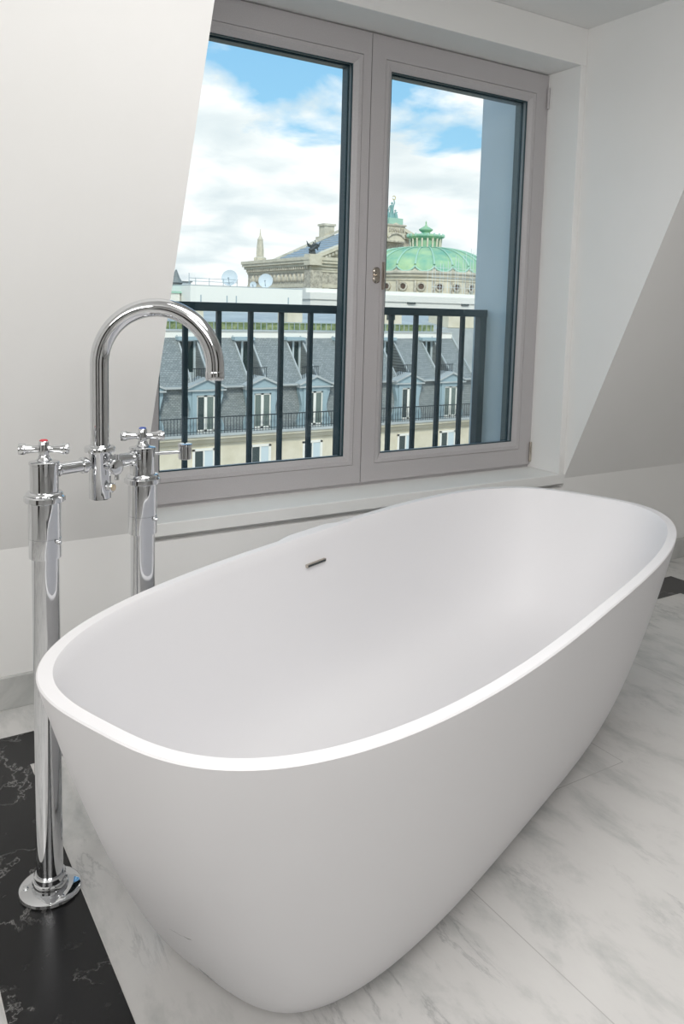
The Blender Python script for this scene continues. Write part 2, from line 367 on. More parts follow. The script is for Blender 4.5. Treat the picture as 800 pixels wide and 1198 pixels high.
rings.append(sering(A0 - .03, B0 - .03, N0, .001))
rings.append(sering(A0 - .012, B0 - .012, N0, .003))
for i in range(1, 27):
    s = (i / 26) ** 1.35; a, b, n = prof_at(s)
    if i == 26: a, b = a - .0012, b - .0012
    z = HT * s - (.0025 if i == 26 else 0)
    bump = .014 * max(0., min(1., (z - .36) / .03)) if z > .36 else 0
    rings.append(sering(a, b, n, z, bump))
rings.append(sering(A1 - .0035, B1 - .0035, N1, HT, .014)); wr = .0272
rings.append(sering(A1 - wr + .002, B1 - wr + .002, N1, HT))
rings.append(sering(A1 - wr, B1 - wr, N1, HT - .003))
# inner basin
for i in range(1, 26):
    s = i / 25; zz = HT - .003 - (HT - .003 - .115) * sin(s * pi / 2) ** 1.0
    u = 1 - cos(s * pi / 2)
    k = .07 * s + .93 * u ** 1.55
    a = (A1 - wr) - (.30 * s * .75 + .0) * 1 - (.55) * (u ** 3.2) - .0
    b = (B1 - wr) - (.15 * s * .75) - (.20) * (u ** 3.2)
    rings.append(sering(a, b, N1, zz))
loft(tb, rings, True, True)
shell = finish(tb, 'tub_shell', TUB, tub, smooth=True)
SCUFF = mat('grey_scuff', (.16, .16, .155), .7)
def wall_pt(th, q, off):
    a, b, n = prof_at(q); r = serad(a + off, b + off, n, th); return Vector((r * cos(th), r * sin(th), HT * q))
def scuff(pts, w):
    b = B(); V = []
    for i, (th, q) in enumerate(pts):
        ww = w[i]; V.append((b.verts.new(wall_pt(th, q - ww, .0009)), b.verts.new(wall_pt(th, q + ww, .0009))))
    for (p, q), (r, t) in zip(V, V[1:]): b.faces.new([p, r, t, q])
    o = finish(b, 'scuff_mark', SCUFF, tub); o['label'] = 'thin dark scuff low on the tub wall'
scuff([(3.1326, .3094), (3.150, .3160), (3.1704, .321), (3.180, .3260)], [.0002, .0006, .0004, .0002])
scuff([(3.180, .3285), (3.192, .331), (3.2018, .3373), (3.206, .3376)], [.0005, .0016, .0010, .0003])
scuff([(3.1483, .150), (3.1530, .139), (3.1609, .1300), (3.176, .1230), (3.1892, .1188)], [.0005, .0050, .0060, .0040, .0004])
scuff([(3.1560, .122), (3.172, .105), (3.186, .088), (3.205, .070)], [.0003, .0022, .0028, .0004])
sl = B(); 
for xa, xb in ((-.052, .030),):
    box(sl, xa, xb, .374, .398, .5125, .5215)
slot = finish(sl, 'overflow_slot', STEEL, tub, bevel=.002); slot['label'] = 'slim chrome overflow slot in the inner wall'
sl2 = B(); box(sl2, -.048, .026, .3735, .3745, .5145, .5195); finish(sl2, 'overflow_opening', IRON, slot)

# ------------------------------------------------------------------ floor-standing bath tap
FA = .3516
tap = empty('bath_filler', 'chrome floor-standing bath tap with tall arched spout beside the tub', 'tap', (.4345, 1.638, 0), FA)
HX = .1175
def valve(sx, colour, nm):
    pp = B()
    lathe(pp, [(.0260, .02), (.0260, .705), (.0260, .71)], (sx, 0, 0), 48)
    leg = finish(pp, 'pipe', CHROME, tap, smooth=True)
    fl = B(); lathe(fl, [(.060, .0015), (.0615, .004), (.0600, .009), (.056, .0115), (.036, .0125), (.0355, .022), (.0335, .027), (.0315, .028), (.0312, .038), (.0285, .041), (.0265, .041)], (sx, 0, 0), 64)
    fo = finish(fl, 'floor_flange', CHROME, leg, smooth=True)
    for k in range(3):
        a = radians(25 + 120 * k)
        sc = B(); lathe(sc, [(.0060, 0), (.0060, .0016), (.0035, .0030)], (sx + .047 * cos(a), .047 * sin(a), .0116), 14); finish(sc, 'flange_screw', CHROME, leg, smooth=True)
    sv = B(); lathe(sv, [(.0265, .702), (.0303, .7025), (.0306, .705), (.0306, .7415), (.0298, .742), (.0298, .7435), (.0306, .744), (.0306, .812), (.029, .813)], (sx, 0, 0), 48)
    so = finish(sv, 'sleeve', CHROME, leg, smooth=True)
    lg = B(); a = radians(-75); cxx, cyy = sx + .0300 * cos(a), .0300 * sin(a)
    lathe(lg, [(.0045, 0), (.0045, .007), (.003, .009)], (cxx, cyy, .736), 14, Vector((cos(a), sin(a), 0)))
    finish(lg, 'sleeve_screw', CHROME, leg, smooth=True)
    # union nut: octagonal lower flange and round upper ring
    nu = B(); lathe(nu, [(.0355, .8125), (.0388, .8145), (.0388, .8235), (.0350, .8265)], (sx, 0, 0), 10)
    lathe(nu, [(.0340, .8260), (.0350, .8280), (.0340, .8310), (.0320, .8330), (.0290, .8335)], (sx, 0, 0), 48)
    finish(nu, 'union_nut', CHROME, tap, smooth=True)
    vb = B(); lathe(vb, [(.0268, .8330), (.0268, .8860), (.0284, .8870), (.0284, .8910), (.0268, .8925), (.0180, .8935), (.0155, .8950), (.0110, .8990), (.0100, .9040)], (sx, 0, 0), 48)
    body = finish(vb, 'valve_body', CHROME, tap, smooth=True)
    hn = B(); lathe(hn, [(.0080, .903), (.0095, .906), (.0095, .9300), (.0080, .9320)], (sx, 0, 0), 24)
    hub = finish(hn, 'valve_handle', CHROME, tap, smooth=True)
    ang = radians(-38)   # lever axis, local
    d = Vector((cos(ang), sin(ang), 0)); q = Vector((-sin(ang), cos(ang), 0))
    for s in (-1, 1):
        ar = B(); 
        ra = []
        for r_, w_ in ((.008, .0078), (.014, .0068), (.024, .0078), (.034, .0098)): ra.append((r_, w_))
        tube(ar, [(sx + s * d.x * r_, s * d.y * r_, .9165) for r_, _ in ra], [w for _, w in ra], 18)
        cpt = Vector((sx, 0, .9165)) + s * d * .0395
        lathe(ar, [(.0070, -.0070), (.0104, -.0062), (.0112, -.004), (.0112, .004), (.0104, .0062), (.0078, .0070), (.0070, .0062), (.0030, .0060)], cpt, 24, d * s)
        finish(ar, 'handle_arm', CHROME, hub, smooth=True)
    cp = B(); lathe(cp, [(.0078, .9318), (.0078, .9336), (.005, .9350), (.002, .9354)], (sx, 0, 0), 20); c_ = finish(cp, 'temperature_cap', colour, hub, smooth=True)
    c_['label'] = nm
valve(-HX, RED, 'red hot-water cap'); valve(HX, BLUE, 'blue cold-water cap')
cb = B(); BZ = .872
tube(cb, [(-HX + .020, 0, BZ), (-.020, 0, BZ)], .0125, 28); tube(cb, [(.020, 0, BZ), (HX - .020, 0, BZ)], .0125, 28)
for s in (-1, 1):
    lathe(cb, [(.0145, .024), (.0165, .026), (.0165, .034), (.0145, .036)], (0, 0, BZ), 28, Vector((s, 0, 0)))
    lathe(cb, [(.0145, .0), (.0150, .004), (.0130, .007)], (s * (HX - .026), 0, BZ), 28, Vector((-s, 0, 0)))
finish(cb, 'crossbar', CHROME, tap, smooth=True)
RX = .009
mb = B(); lathe(mb, [(.0200, .797), (.0220, .799), (.0220, .893), (.0225, .8945), (.0305, .8955), (.0310, .898), (.0310, .904), (.0295, .9065), (.0220, .9075), (.0205, .910)], (RX, 0, 0), 48)
finish(mb, 'mixer_body', CHROME, tap, smooth=True)
dirl = radians(-33) - FA; dl = Vector((cos(dirl), sin(dirl), 0)); RS = .118; ZS = 1.075; RT = .0185
path = [Vector((RX, 0, .905)), Vector((RX, 0, 1.0)), Vector((RX, 0, 1.05))]
for k in range(0, 41):
    a = pi - pi * k / 40; path.append(Vector((RX, 0, ZS)) + dl * (RS + RS * cos(a)) + Vector((0, 0, RS * sin(a))))
path.append(path[-1] + Vector((0, 0, -.022)))
sp = B(); tube(sp, path, RT, 36); spo = finish(sp, 'spout', CHROME, tap, smooth=True)
tip = path[-1]; tp = B(); lathe(tp, [(.0150, -.004), (.0175, -.0035), (.0190, .0), (.0192, .013), (.0186, .0145)], tip, 36); finish(tp, 'spout_nozzle', CHROME, spo, smooth=True)
# diverter on the front of the mixer body: stem, round spoked knob and side lever
fr_dir = Vector((cos(radians(-78)), sin(radians(-78)), 0))
dv = B(); base = Vector((RX, 0, .868)); lathe(dv, [(.0105, .018), (.0105, .030), (.0080, .032), (.0080, .040)], base, 24, fr_dir)
lathe(dv, [(.0110, .038), (.0165, .040), (.0172, .044), (.0165, .048), (.0125, .0505), (.0060, .0515)], base, 28, fr_dir)
dvo = finish(dv, 'diverter_knob', CHROME, tap, smooth=True)
sd_ = fr_dir.cross(Vector((0, 0, 1))).normalized()
if sd_.x < 0: sd_ = -sd_
kb = B(); c0 = base + fr_dir * .045
tube(kb, [c0 + sd_ * .014, c0 + sd_ * .046], .0032, 12); lathe(kb, [(.003, 0), (.0062, .003), (.0062, .010), (.003, .013)], c0 + sd_ * .044, 16, sd_)
for s in (1, -1): tube(kb, [c0 + Vector((0, 0, s * .010)), c0 + Vector((0, 0, s * .026))], [.0042, .0050], 14)
finish(kb, 'diverter_lever', CHROME, dvo, smooth=True)
ot = B(); lathe(ot, [(.0075, .018), (.0075, .027), (.0098, .028), (.0100, .034), (.0085, .0355)], (RX, 0, .824), 24, fr_dir)
oo = finish(ot, 'side_outlet', CHROME, tap, smooth=True)
ob = B(); lathe(ob, [(.0070, .0350), (.0070, .0365), (.0030, .0368)], (RX, 0, .824), 20, fr_dir); o2 = finish(ob, 'outlet_screw', BRASSY, oo, smooth=True); o2['label'] = 'brass-coloured outlet screw'
# hand shower cradle arm from the far valve
ca = B(); cz = .874; c1 = Vector((HX + .026, 0, cz)); cd = Vector((cos(radians(-26)), sin(radians(-26)), 0)); c2 = c1 + cd * .061
tube(ca, [c1 - cd * .01, c2], .0040, 14); arm = finish(ca, 'shower_cradle_arm', CHROME, tap, smooth=True)
cc = B(); c3 = c2 + cd * .012; lathe(cc, [(.0125, -.0165), (.0145, -.0155), (.0145, .0130), (.0160, .0140), (.0160, .0175), (.0145, .0182)], c3, 28); finish(cc, 'shower_cradle', CHROME, arm, smooth=True)

# ------------------------------------------------------------------ outside: dormer cheek, ledge, balcony railing
struct(bx('wall_exterior_cheek', CHEEKM, None, (2.602, 2.80, YO, 2.975, -1.2, 3.1), (2.590, 2.602, 2.70, 2.725, -1.2, 3.1)), 'blue-grey clad side of the dormer outside the right pane')
struct(bx('wall_exterior_ledge', ZINC, None, (-.5, 2.602, YO, 3.05, .30, .40)))
rl = empty('balcony_railing', 'dark metal balcony railing with upright bars outside the window', 'railing', (1.85, 2.9, .40))
def rbx(nm, x0, x1, y0, y1, z0, z1): return bx(nm, RAIL, rl, (x0 - 1.85, x1 - 1.85, y0 - 2.9, y1 - 2.9, z0 - .40, z1 - .40), bevel=.002)
rbx('top_rail', .62, 2.600, 2.877, 2.923, 1.178, 1.212)
rbx('bottom_rail', .62, 2.600, 2.888, 2.912, .47, .50)
rbx('post', 2.562, 2.600, 2.88, 2.92, .40, 1.178); rbx('post', .62, .655, 2.88, 2.92, .40, 1.178)
for k in range(13):
    x = 2.468 - .1362 * k
    if x < .7: break
    rbx('baluster', x - .0095, x + .0095, 2.8905, 2.9095, .50, 1.178)

# ------------------------------------------------------------------ street facade opposite
YS = 34.0; bld = empty('mansard_building', 'pale stone apartment house with slate mansard roof across the street', 'building', (21.0, YS, -18))
def S(b): bmesh.ops.translate(b, verts=b.verts, vec=(-21.0, -YS, 18)); return b
def sb(nm, m, parent, *qs, bevel=0.0):
    b = B()
    for q in qs: box(b, *q)
    return finish(S(b), nm, m, parent, bevel=bevel)
FX0, FX1 = 5.4, 30.1; PIT = 2.86; DX = [13.95 + PIT * k for k in range(-2, 6)]
sb('wall', STONE, bld, (FX0, FX1, YS, YS + 12, -18, -4.72))
cn = B(); prism(cn, [(YS - .42, -4.70), (YS - .42, -4.82), (YS - .30, -4.90), (YS - .18, -5.06), (YS, -5.12), (YS, -4.70)], 'x', FX0, FX1); finish(S(cn), 'cornice', STONE, bld)
sb('gutter', ZINC, bld, (FX0, FX1, YS - .5, YS + .35, -4.70, -4.58))
# lower steep slate storey, slightly set back
lo = B(); prism(lo, [(YS + .12, -4.6), (YS + .34, -2.52), (YS + 3, -2.52), (YS + 3, -4.6)], 'x', FX0, FX1); finish(S(lo), 'slate_wall', SLATE, bld)
# upper slope: slate panels between set-back windows
NW = .92; YT = YS + 2.3; ZT = -.30
upn = B()
edges = [FX0] + sum([[x - NW / 2 - .08, x + NW / 2 - .08] for x in DX if x + NW / 2 < FX1], []) + [FX1]
for a, b_ in zip(edges[0::2], edges[1::2]):
    if b_ <= a: continue
    prism(upn, [(YS + .22, -2.52), (YT, ZT), (YT + .3, ZT), (YT + .3, -2.52)], 'x', a, b_)
finish(S(upn), 'slate_roof', SLATE, bld)
for a, b_ in zip(edges[0::2], edges[1::2]):
    for x in (a, b_):
        fl = B()
        prism(fl, [(YS + .10, -2.50), (YT - .02, ZT + .10), (YT + .05, ZT + .10), (YS + .26, -2.52)], 'x', x - .035, x + .035)
        finish(S(fl), 'flashing', ZINC, bld)
sb('break_ledge', ZINC, bld, (FX0, FX1, YS + .02, YS + .42, -2.56, -2.46))
sb('parapet', WHITE, bld, (FX0, FX1, YT - .05, YT + .45, ZT - .06, ZT + .26))
sb('parapet_coping', ZINC, bld, (FX0, FX1, YT - .12, YT + .5, ZT + .26, ZT + .33))
sb('roof_deck', ZINC, bld, (FX0, FX1, YT, YS + 12, -2.6, -.06))
win_set = []
for i, x in enumerate(DX):
    if x + 1 > FX1: continue
    # upper set-back window with its zinc head and small railing
    w = sb('upper_window', WOODW, bld, (x - .54, x - .44, YT - .12, YT + .1, -2.0, ZT - .02), (x + .28, x + .38, YT - .12, YT + .1, -2.0, ZT - .02), (x - .08 - .02, x + .02 - .02, YT - .12, YT + .1, -2.0, ZT - .02), (x - .54, x + .38, YT - .2, YT + .1, -.52, ZT - .01), (x - .54, x + .38, YT - .12, YT + .1, -2.46, -2.0))
    sb('pane', DPANE, w, (x - .45, x + .30, YT - .05, YT + .02, -2.0, -.5))
    sb('niche_head', BLUEW, bld, (x - .62, x + .46, YT - .5, YT + .1, -.46, -.30))
    r = B(); 
    box(r, x - .55, x + .40, YS + .30, YS + .33, -1.70, -1.66)
    for k in range(9): box(r, x - .53 + .11 * k, x - .515 + .11 * k, YS + .30, YS + .33, -2.46, -1.66)
    finish(S(r), 'niche_railing', IRON, bld)
    # dormer with pediment on the storey below
    d = B(); yy = YS - .10
    box(d, x - .66, x - .44, yy, YS + .4, -4.58, -2.86); box(d, x + .44, x + .66, yy, YS + .4, -4.58, -2.86); box(d, x - .66, x + .66, yy, YS + .4, -2.86, -2.62)
    for s in (-1, 1):   # scrolled side brackets
        o_ = []
        for px, pz in ((.66, -4.58), (.92, -4.58), (.94, -4.30), (.84, -4.05), (.74, -3.85), (.70, -3.55), (.78, -3.2), (.86, -2.9), (.88, -2.64), (.66, -2.64)): o_.append((x + s * px, pz))
        prism(d, o_, 'y', yy + .08, YS + .25)
    dm = finish(S(d), 'dormer', BLUEW, bld)
    p = B(); prism(p, [(x - .88, -2.62), (x + .88, -2.62), (x + .88, -2.52), (x, -2.16), (x - .88, -2.52)], 'y', yy - .02, YS + .9)
    pe = finish(S(p), 'pediment', BLUEW, dm)
    p = B(); 
    for s in (-1, 1): prism(p, [(x + s * .95, -2.56), (x + s * .95, -2.46), (x, -2.06), (x, -2.16)], 'y', yy - .14, YS + .9)
    box(p, x - .95, x + .95, yy - .12, YS + .2, -2.66, -2.59)
    finish(S(p), 'pediment_moulding', ZINC, dm)
    fw = B(); 
    for a_, b_ in ((-.44, -.38), (-.07, .07), (.38, .44)): box(fw, x + a_, x + b_, yy + .06, yy + .14, -4.55, -2.86)
    box(fw, x - .44, x + .44, yy + .06, yy + .14, -4.58, -4.44); box(fw, x - .44, x + .44, yy + .06, yy + .14, -2.94, -2.86)
    fwo = finish(S(fw), 'window_joinery', WHITE, dm)
    sb('pane', CURT if i % 2 else DPANE, dm, (x - .38, x - .07, yy + .08, yy + .12, -4.45, -2.9), )
    sb('pane', CURT, dm, (x + .07, x + .38, yy + .08, yy + .12, -4.45, -2.9))
    # window of the stone storey
    q = sb('facade_window', WHITE, bld, (x - .62, x - .50, YS - .05, YS + .02, -7.5, -5.32), (x + .38, x + .50, YS - .05, YS + .02, -7.5, -5.32), (x - .62, x + .50, YS - .05, YS + .02, -5.42, -5.30), (x - .10, x - .02, YS - .03, YS + .02, -7.5, -5.4))
    sb('pane', DPANE, q, (x - .50, x - .10, YS - .02, YS + .02, -7.5, -5.42)); sb('curtain', WOODW, q, (x - .02, x + .38, YS - .02, YS + .02, -7.5, -5.42))
bal = B(); box(bal, FX0, FX1, YS - .46, YS - .42, -3.86, -3.81); box(bal, FX0, FX1, YS - .46, YS - .42, -4.48, -4.45)
xx = FX0
while xx < FX1:
    box(bal, xx, xx + .02, YS - .45, YS - .43, -4.58, -3.83); xx += .15
finish(S(bal), 'balcony_rail', IRON, bld)
dp = B(); tube(dp, [(FX1 - .05, YS - .15, -18), (FX1 - .05, YS - .15, -2.7), (FX1 - .05, YS + .05, -2.5)], .06, 10); finish(S(dp), 'downpipe', WHITE, bld)
# rooftop hedge with its wire fence
hd = bx('rooftop_planting', HEDGE, None, (FX0, FX1, YS + 4.0, YS + 4.5, -.06, .36))
me = hd.data
tag(hd, 'low green planting strip along the mansard roof terrace', 'hedge'); hd['kind'] = 'stuff'
fc = B(); xx = FX0
while xx < FX1: box(fc, xx, xx + .035, YS + 3.9, YS + 3.93, -.06, .40); xx += .33
box(fc, FX0, FX1, YS + 3.9, YS + 3.93, .37, .40)
tag(finish(fc, 'terrace_fence', PIPE), 'thin metal fence in front of the rooftop planting', 'fence')
st = bx('ground', ASPH, None, (-300, 500, 3.5, 700, -18.3, -18)); struct(st, 'street level ground')

# ------------------------------------------------------------------ roofs behind
def block(nm, label, cat, m, q, capm=None, over=.15, h=.12, group=None, wins=()):
    e = empty(nm, label, cat, ((q[0] + q[1]) / 2, (q[2] + q[3]) / 2, q[4]), group=group)
    cx, cy, cz = e.location
    bx('wall', m, e, (q[0] - cx, q[1] - cx, q[2] - cy, q[3] - cy, 0, q[5] - cz))
    bx('coping', capm or ZINC, e, (q[0] - cx - over, q[1] - cx + over, q[2] - cy - over, q[3] - cy + over, q[5] - cz, q[5] - cz + h))
    for a, b_, c_, d_ in wins: bx('window', DPANE, e, (a - cx, b_ - cx, q[2] - cy - .04, q[2] - cy + .05, c_ - cz, d_ - cz))
    return e
zr = B(); prism(zr, [(46.2, -18), (46.2, -.1), (50, .55), (56, .75), (60, .75), (60, -18)], 'x', 6, 52)
r_ = finish(zr, 'zinc_roof_building', ZINC); tag(r_, 'long low grey zinc roof between the mansard house and the white block', 'building')
block('stair_housing', 'small beige rooftop block left of the arched spout tip', 'rooftop block', STONE, (17.9, 18.95, 46.6, 48, 0, .92), over=.06, h=.06)
block('stair_housing', 'small beige rooftop block behind the fourth railing bar', 'rooftop block', STONE, (24.8, 25.9, 46.6, 48, 0, 1.10), over=.06, h=.06)
block('attic_block', 'beige rooftop block under the green dome with one dark window', 'rooftop block', STONE, (30.8, 34.0, 46.6, 49, 0, 1.10), over=.06, h=.06, wins=[(32.7, 33.4, .5, 1.0)])
block('attic_block', 'beige rooftop block beside the blue-grey cladding', 'rooftop block', STONE, (38.3, 43, 46.6, 49, 0, 1.10), over=.06, h=.06)
wb = block('white_roof_block', 'long white rooftop plant building carrying the satellite dishes', 'building', WHITE, (23.3, 33.3, 60, 70, -18, 2.70), ZINC, .0, .08)
block('white_annex', 'low pale green-topped building at the left edge of the view', 'building', WHITE, (14, 23.2, 62, 70, -18, 2.1), COPPER_L, .1, .15)
rr = empty('roof_guard_rail', 'thin tube guard rail on the left end of the white roof block', 'railing', (23.3, 60.3, 2.78))
g_ = B(); 
for z in (.28, .52): tube(g_, [(0, 0, z), (4.2, 0, z)], .022, 8)
for x in (0, .55, 1.7, 2.9, 4.1): tube(g_, [(x, 0, 0), (x, 0, .56 if x else .9)], .03, 8)
finish(g_, 'rail', PIPE, rr)
def dish(x, y, z, r, label):
    e = empty('satellite_dish', label, 'satellite dish', (x, y, z), group=None)
    # shallow bowl facing the camera side
    b = B(); ax = Vector((-.55, -.80, .22)).normalized(); c = (0, 0, r * 1.02)
    prof = [(r * k / 8, .28 * r * (k / 8) ** 2) for k in range(1, 9)]; prof += [(rr_ * .99, zz_ - .02) for rr_, zz_ in prof[::-1]]
    lathe(b, prof, c, 28, ax); finish(b, 'reflector', DISH, e, smooth=True)
    b = B(); tube(b, [(0.1, .15, 0), (0.1, .15, r * 1.0), (0, .05, r * 1.02)], .05, 10); finish(b, 'mast', PIPE, e)
    b = B(); c = Vector(c); tube(b, [c - Vector((0, 0, r * .9)) + ax * .2 * r, c + ax * r * 1.0 - Vector((0, 0, .25 * r))], .022, 8); blob(b, c + ax * r * 1.0 - Vector((0, 0, .2 * r)), .07); finish(b, 'feed_arm', PIPE, e)
dish(26.95, 60.7, 2.74, .66, 'largest satellite dish, left one on the white roof')
dish(30.2, 60.7, 2.70, .60, 'satellite dish right of the spire on the white roof')
dish(28.95, 60.5, 2.66, .28, 'smallest satellite dish, between the two large ones')
for x, lb in ((23.9, 'thin vent pipe at the left end of the white rooftop block'), (26.1, 'thin vent pipe just left of the largest satellite dish'), (26.9, 'thin vent pipe below the largest satellite dish'), (31.6, 'thin vent pipe towards the right end of the white rooftop block')):
    ls = B(); tube(ls, [(x, 59.3, .5), (x, 59.3, 2.0)], .05, 8)
    tag(finish(ls, 'roof_vent_pipe', PIPE), lb, 'vent pipe')
for k, (a, b_, t_) in enumerate(((31.5, 33.4, 3.2), (33.6, 36.2, 3.9), (28.0, 31.3, 3.0))):
    block('distant_house', ['far slate-topped house at the left edge of the view', 'far pale house left of the white roof block', 'far low house almost hidden by the sloping wall'][k], 'building', [STONE_D, CHEEKM, WHITE][k], (a, b_, 92 + k, 100, -18, t_), SLATE)
tw = empty('distant_turret', 'small far dark spire at the left edge of the view', 'tower', (33.2, 90, -18))
b = B(); lathe(b, [(.7, 0), (.7, 20), (.7, 21.6), (.85, 21.7), (.45, 22.3), (.08, 23.2)], (0, 0, 0), 8); finish(b, 'spire', SLATE, tw)

# ------------------------------------------------------------------ domed theatre
OX, OY, OZ = 92.4, 120.0, -18.0
op = empty('theatre_building', 'ornate stone theatre with green copper dome and tall gabled stage house', 'building', (OX, OY, OZ))
def O(b): bmesh.ops.translate(b, verts=b.verts, vec=(-OX, -OY, -OZ)); return b
GX0, GX1, GY0, GY1 = 85.4, 126.6, 150.0, 181.0; AX = (GX0 + GX1) / 2; ZE = 11.4; ZA = 20.6
def ob(nm, m, *qs, parent=None, bevel=0):
    b = B()
    for q in qs: box(b, *q)
    return finish(O(b), nm, m, parent or op, bevel=bevel)
ob('stage_house', STONE_D, (GX0, GX1, GY0, GY1, -18, ZE - 1.2))
# entablature: frieze with carved relief, dentils, cornice, along the side and the front
ob('frieze', STONE_G, (GX0 - .15, GX1 + .15, GY0 - .15, GY1 + .15, 6.3, 9.0))
ob('architrave', STONE, (GX0 - .3, GX1 + .3, GY0 - .3, GY1 + .3, 5.6, 6.3), (GX0 - .3, GX1 + .3, GY0 - .3, GY1 + .3, 8.9, 9.4))
c_ = B(); 
for i_, (o_, z0, z1) in enumerate(((.45, 9.4, 10.1), (.9, 10.1, 10.7), (1.3, 10.7, 11.3), (1.5, 11.3, 12.0))): box(c_, GX0 - o_, GX1 + o_, GY0 - o_, GY1 + o_, z0, z1)
finish(O(c_), 'cornice', STONE, op)
b = B(); y = GY0 + .4
while y < GY1: box(b, GX0 - .85, GX0 - .3, y, y + .45, 9.45, 10.05); y += 1.0
finish(O(b), 'dentils', STONE_D, op)
b = B(); y = GY0 + 3.5
while y < GY1 - 2:    # carved masks of the frieze
    blob(b, (GX0 - .25, y, 7.7), (.35, .55, .9), 8, 6); blob(b, (GX0 - .25, y + .95, 7.4), (.25, .22, .6), 8, 6); y += 1.9
finish(O(b), 'frieze_carving', STONE_D, op)
# attic windows in shadow below the architrave on the long side
b = B(); y = GY0 + 3
while y < GY1 - 2: box(b, GX0 - .05, GX0 + .02, y, y + .9, 3.6, 5.3); y += 1.8
finish(O(b), 'attic_opening', DPANE, op)
ob('base_moulding', STONE, (GX0 - .3, GX1 + .3, GY0 - .3, GY1 + .3, 2.7, 3.4))
# corner pier with capital
pr_ = ob('corner_pier', STONE, (GX0 - .6, GX0 + 1.9, GY0 - .8, GY0 + 1.6, -18, 5.2))
ob('pier_capital', STONE_G, (GX0 - .8, GX0 + 2.1, GY0 - 1.0, GY0 + 1.8, 5.2, 9.2), parent=pr_)
ob('pier_top', STONE, (GX0 - 1.4, GX0 + 1.5, GY0 - 1.7, GY0 + .9, 10.2, 12.5), parent=pr_)
# gable
b = B(); prism(b, [(GX0 + 1, 12.0), (GX1 - 1, 12.0), (AX, ZA - 1.2)], 'y', GY0, GY0 + 1); finish(O(b), 'gable_wall', STONE_G, op)
for nm_, off, th, yy, mm in (('raking_cornice', 0.0, .75, -1.5, STONE), ('raking_cornice', -.75, .6, -1.1, STONE_D), ('raking_cornice', -1.35, .45, -.7, STONE)):
    for s, xe in ((-1, GX0 - .5), (1, GX1 + .5)):
        b = B(); prism(b, [(xe, ZE + .6 + off), (xe, ZE + .6 + off - th), (AX, ZA + off - th), (AX, ZA + off)], 'y', GY0 + yy, GY0 + 1.2); finish(O(b), nm_, mm, op)
b = B()
for s in (-1, 1):
    for k in range(1, 26):
        u = k / 26; x = AX + s * (1 - u) * (AX - GX0 + .5); z = ZE + .6 + (ZA - ZE - .6) * u - 1.0
        box(b, x - .25, x + .25, GY0 - 1.45, GY0 - 1.0, z - .55, z)
finish(O(b), 'gable_dentils', STONE_D, op)
# roof
RYB = 170.0
b = B(); prism(b, [(GX0 + .6, ZE + .3), (AX, ZA - .3), (GX1 - .6, ZE + .3)], 'y', GY0 + 1, RYB); rf = finish(O(b), 'stage_roof', mat('blue_grey_roof', (.27, .35, .42), .5), op)
b = B()
for k in range(9):
    u = .12 + .085 * k
    x = GX0 + .6 + (AX - GX0 - .6) * u; z = ZE + .3 + (ZA - ZE - .6) * u
    box(b, x - .07, x + .07, GY0 + 1, RYB, z, z + .16)
finish(O(b), 'roof_batten', ZINC, rf)
b = B(); prism(b, [(GX0 - .4, ZE + .2), (AX, ZA + .5), (GX1 + .4, ZE + .2), (GX1 + .4, ZE - .3), (AX, ZA - .1), (GX0 - .4, ZE - .3)], 'y', RYB, RYB + .9); finish(O(b), 'rear_raking_cornice', STONE_D, op)
ob('lantern_tower', STONE_D, (100.0, 104.2, RYB + .2, RYB + 4, 14, 18.6), (100.6, 103.4, RYB + .8, RYB + 3.4, 18.6, 21.6), (100.3, 103.7, RYB + .5, RYB + 3.7, 21.2, 21.7))
# rear spire
b = B(); lathe(b, [(1.5, 11.5), (1.6, 13.0), (1.0, 13.3), (.95, 15), (.7, 17.2), (.75, 17.4), (.22, 18.4), (.06, 20)], (GX0 + 2.2, 179.5, 0), 8); finish(O(b), 'corner_spire', STONE_D, op)
# round plaques on the front wall
for x in (88.9, 92.3, 96):
    b = B(); lathe(b, [(.95, 0), (.95, .4), (.7, .45)], (x, GY0, 5.35 - .6), 24, Vector((0, -1, 0))); q = finish(O(b), 'roundel', STONE_G, op, smooth=True)
ob('upper_window', BLUEW, (93.0, 95.0, GY0 - .1, GY0 + .2, 1.0, 2.6), (96.2, 98.2, GY0 - .1, GY0 + .2, 1.0, 2.6))
# ---- dome
def dome_r(u):   # u 0 at rim .. 1 at lantern
    a = u * pi / 2; return 3.0 + 9.3 * max(cos(a), 0), 9.0 + 3.6 * sin(a) ** 1.45
NR = 24; b = B(); rings = []; SEG = NR * 12
for j in range(0, 19):
    r, z = dome_r(j / 18); ring = []
    for k in range(SEG):
        t = 2 * pi * k / SEG; ph = (t * NR / (2 * pi)) % 1.0
        sc = -.95 * (abs(sin(pi * ph)) ** .7) * max(0, 1 - j / 4.0)       # scalloped hem
        bul = .22 * abs(sin(pi * ph)) * (r / 12)
        ring.append((OX + (r + bul) * cos(t), OY + (r + bul) * sin(t), z + sc))
    rings.append(ring)
loft(b, rings, False, True); dome = finish(O(b), 'dome', COPPER, op, smooth=True)
for k in range(NR):
    t = 2 * pi * k / NR
    if sin(t) > .45: continue
    pts = []
    for j in range(0, 15):
        r, z = dome_r(j / 14); pts.append((OX + (r + .08) * cos(t), OY + (r + .08) * sin(t), z + .1))
    b = B(); tube(b, pts, [.20 - .009 * i for i in range(15)], 8); finish(O(b), 'dome_rib', COPPER_L, dome, smooth=True)
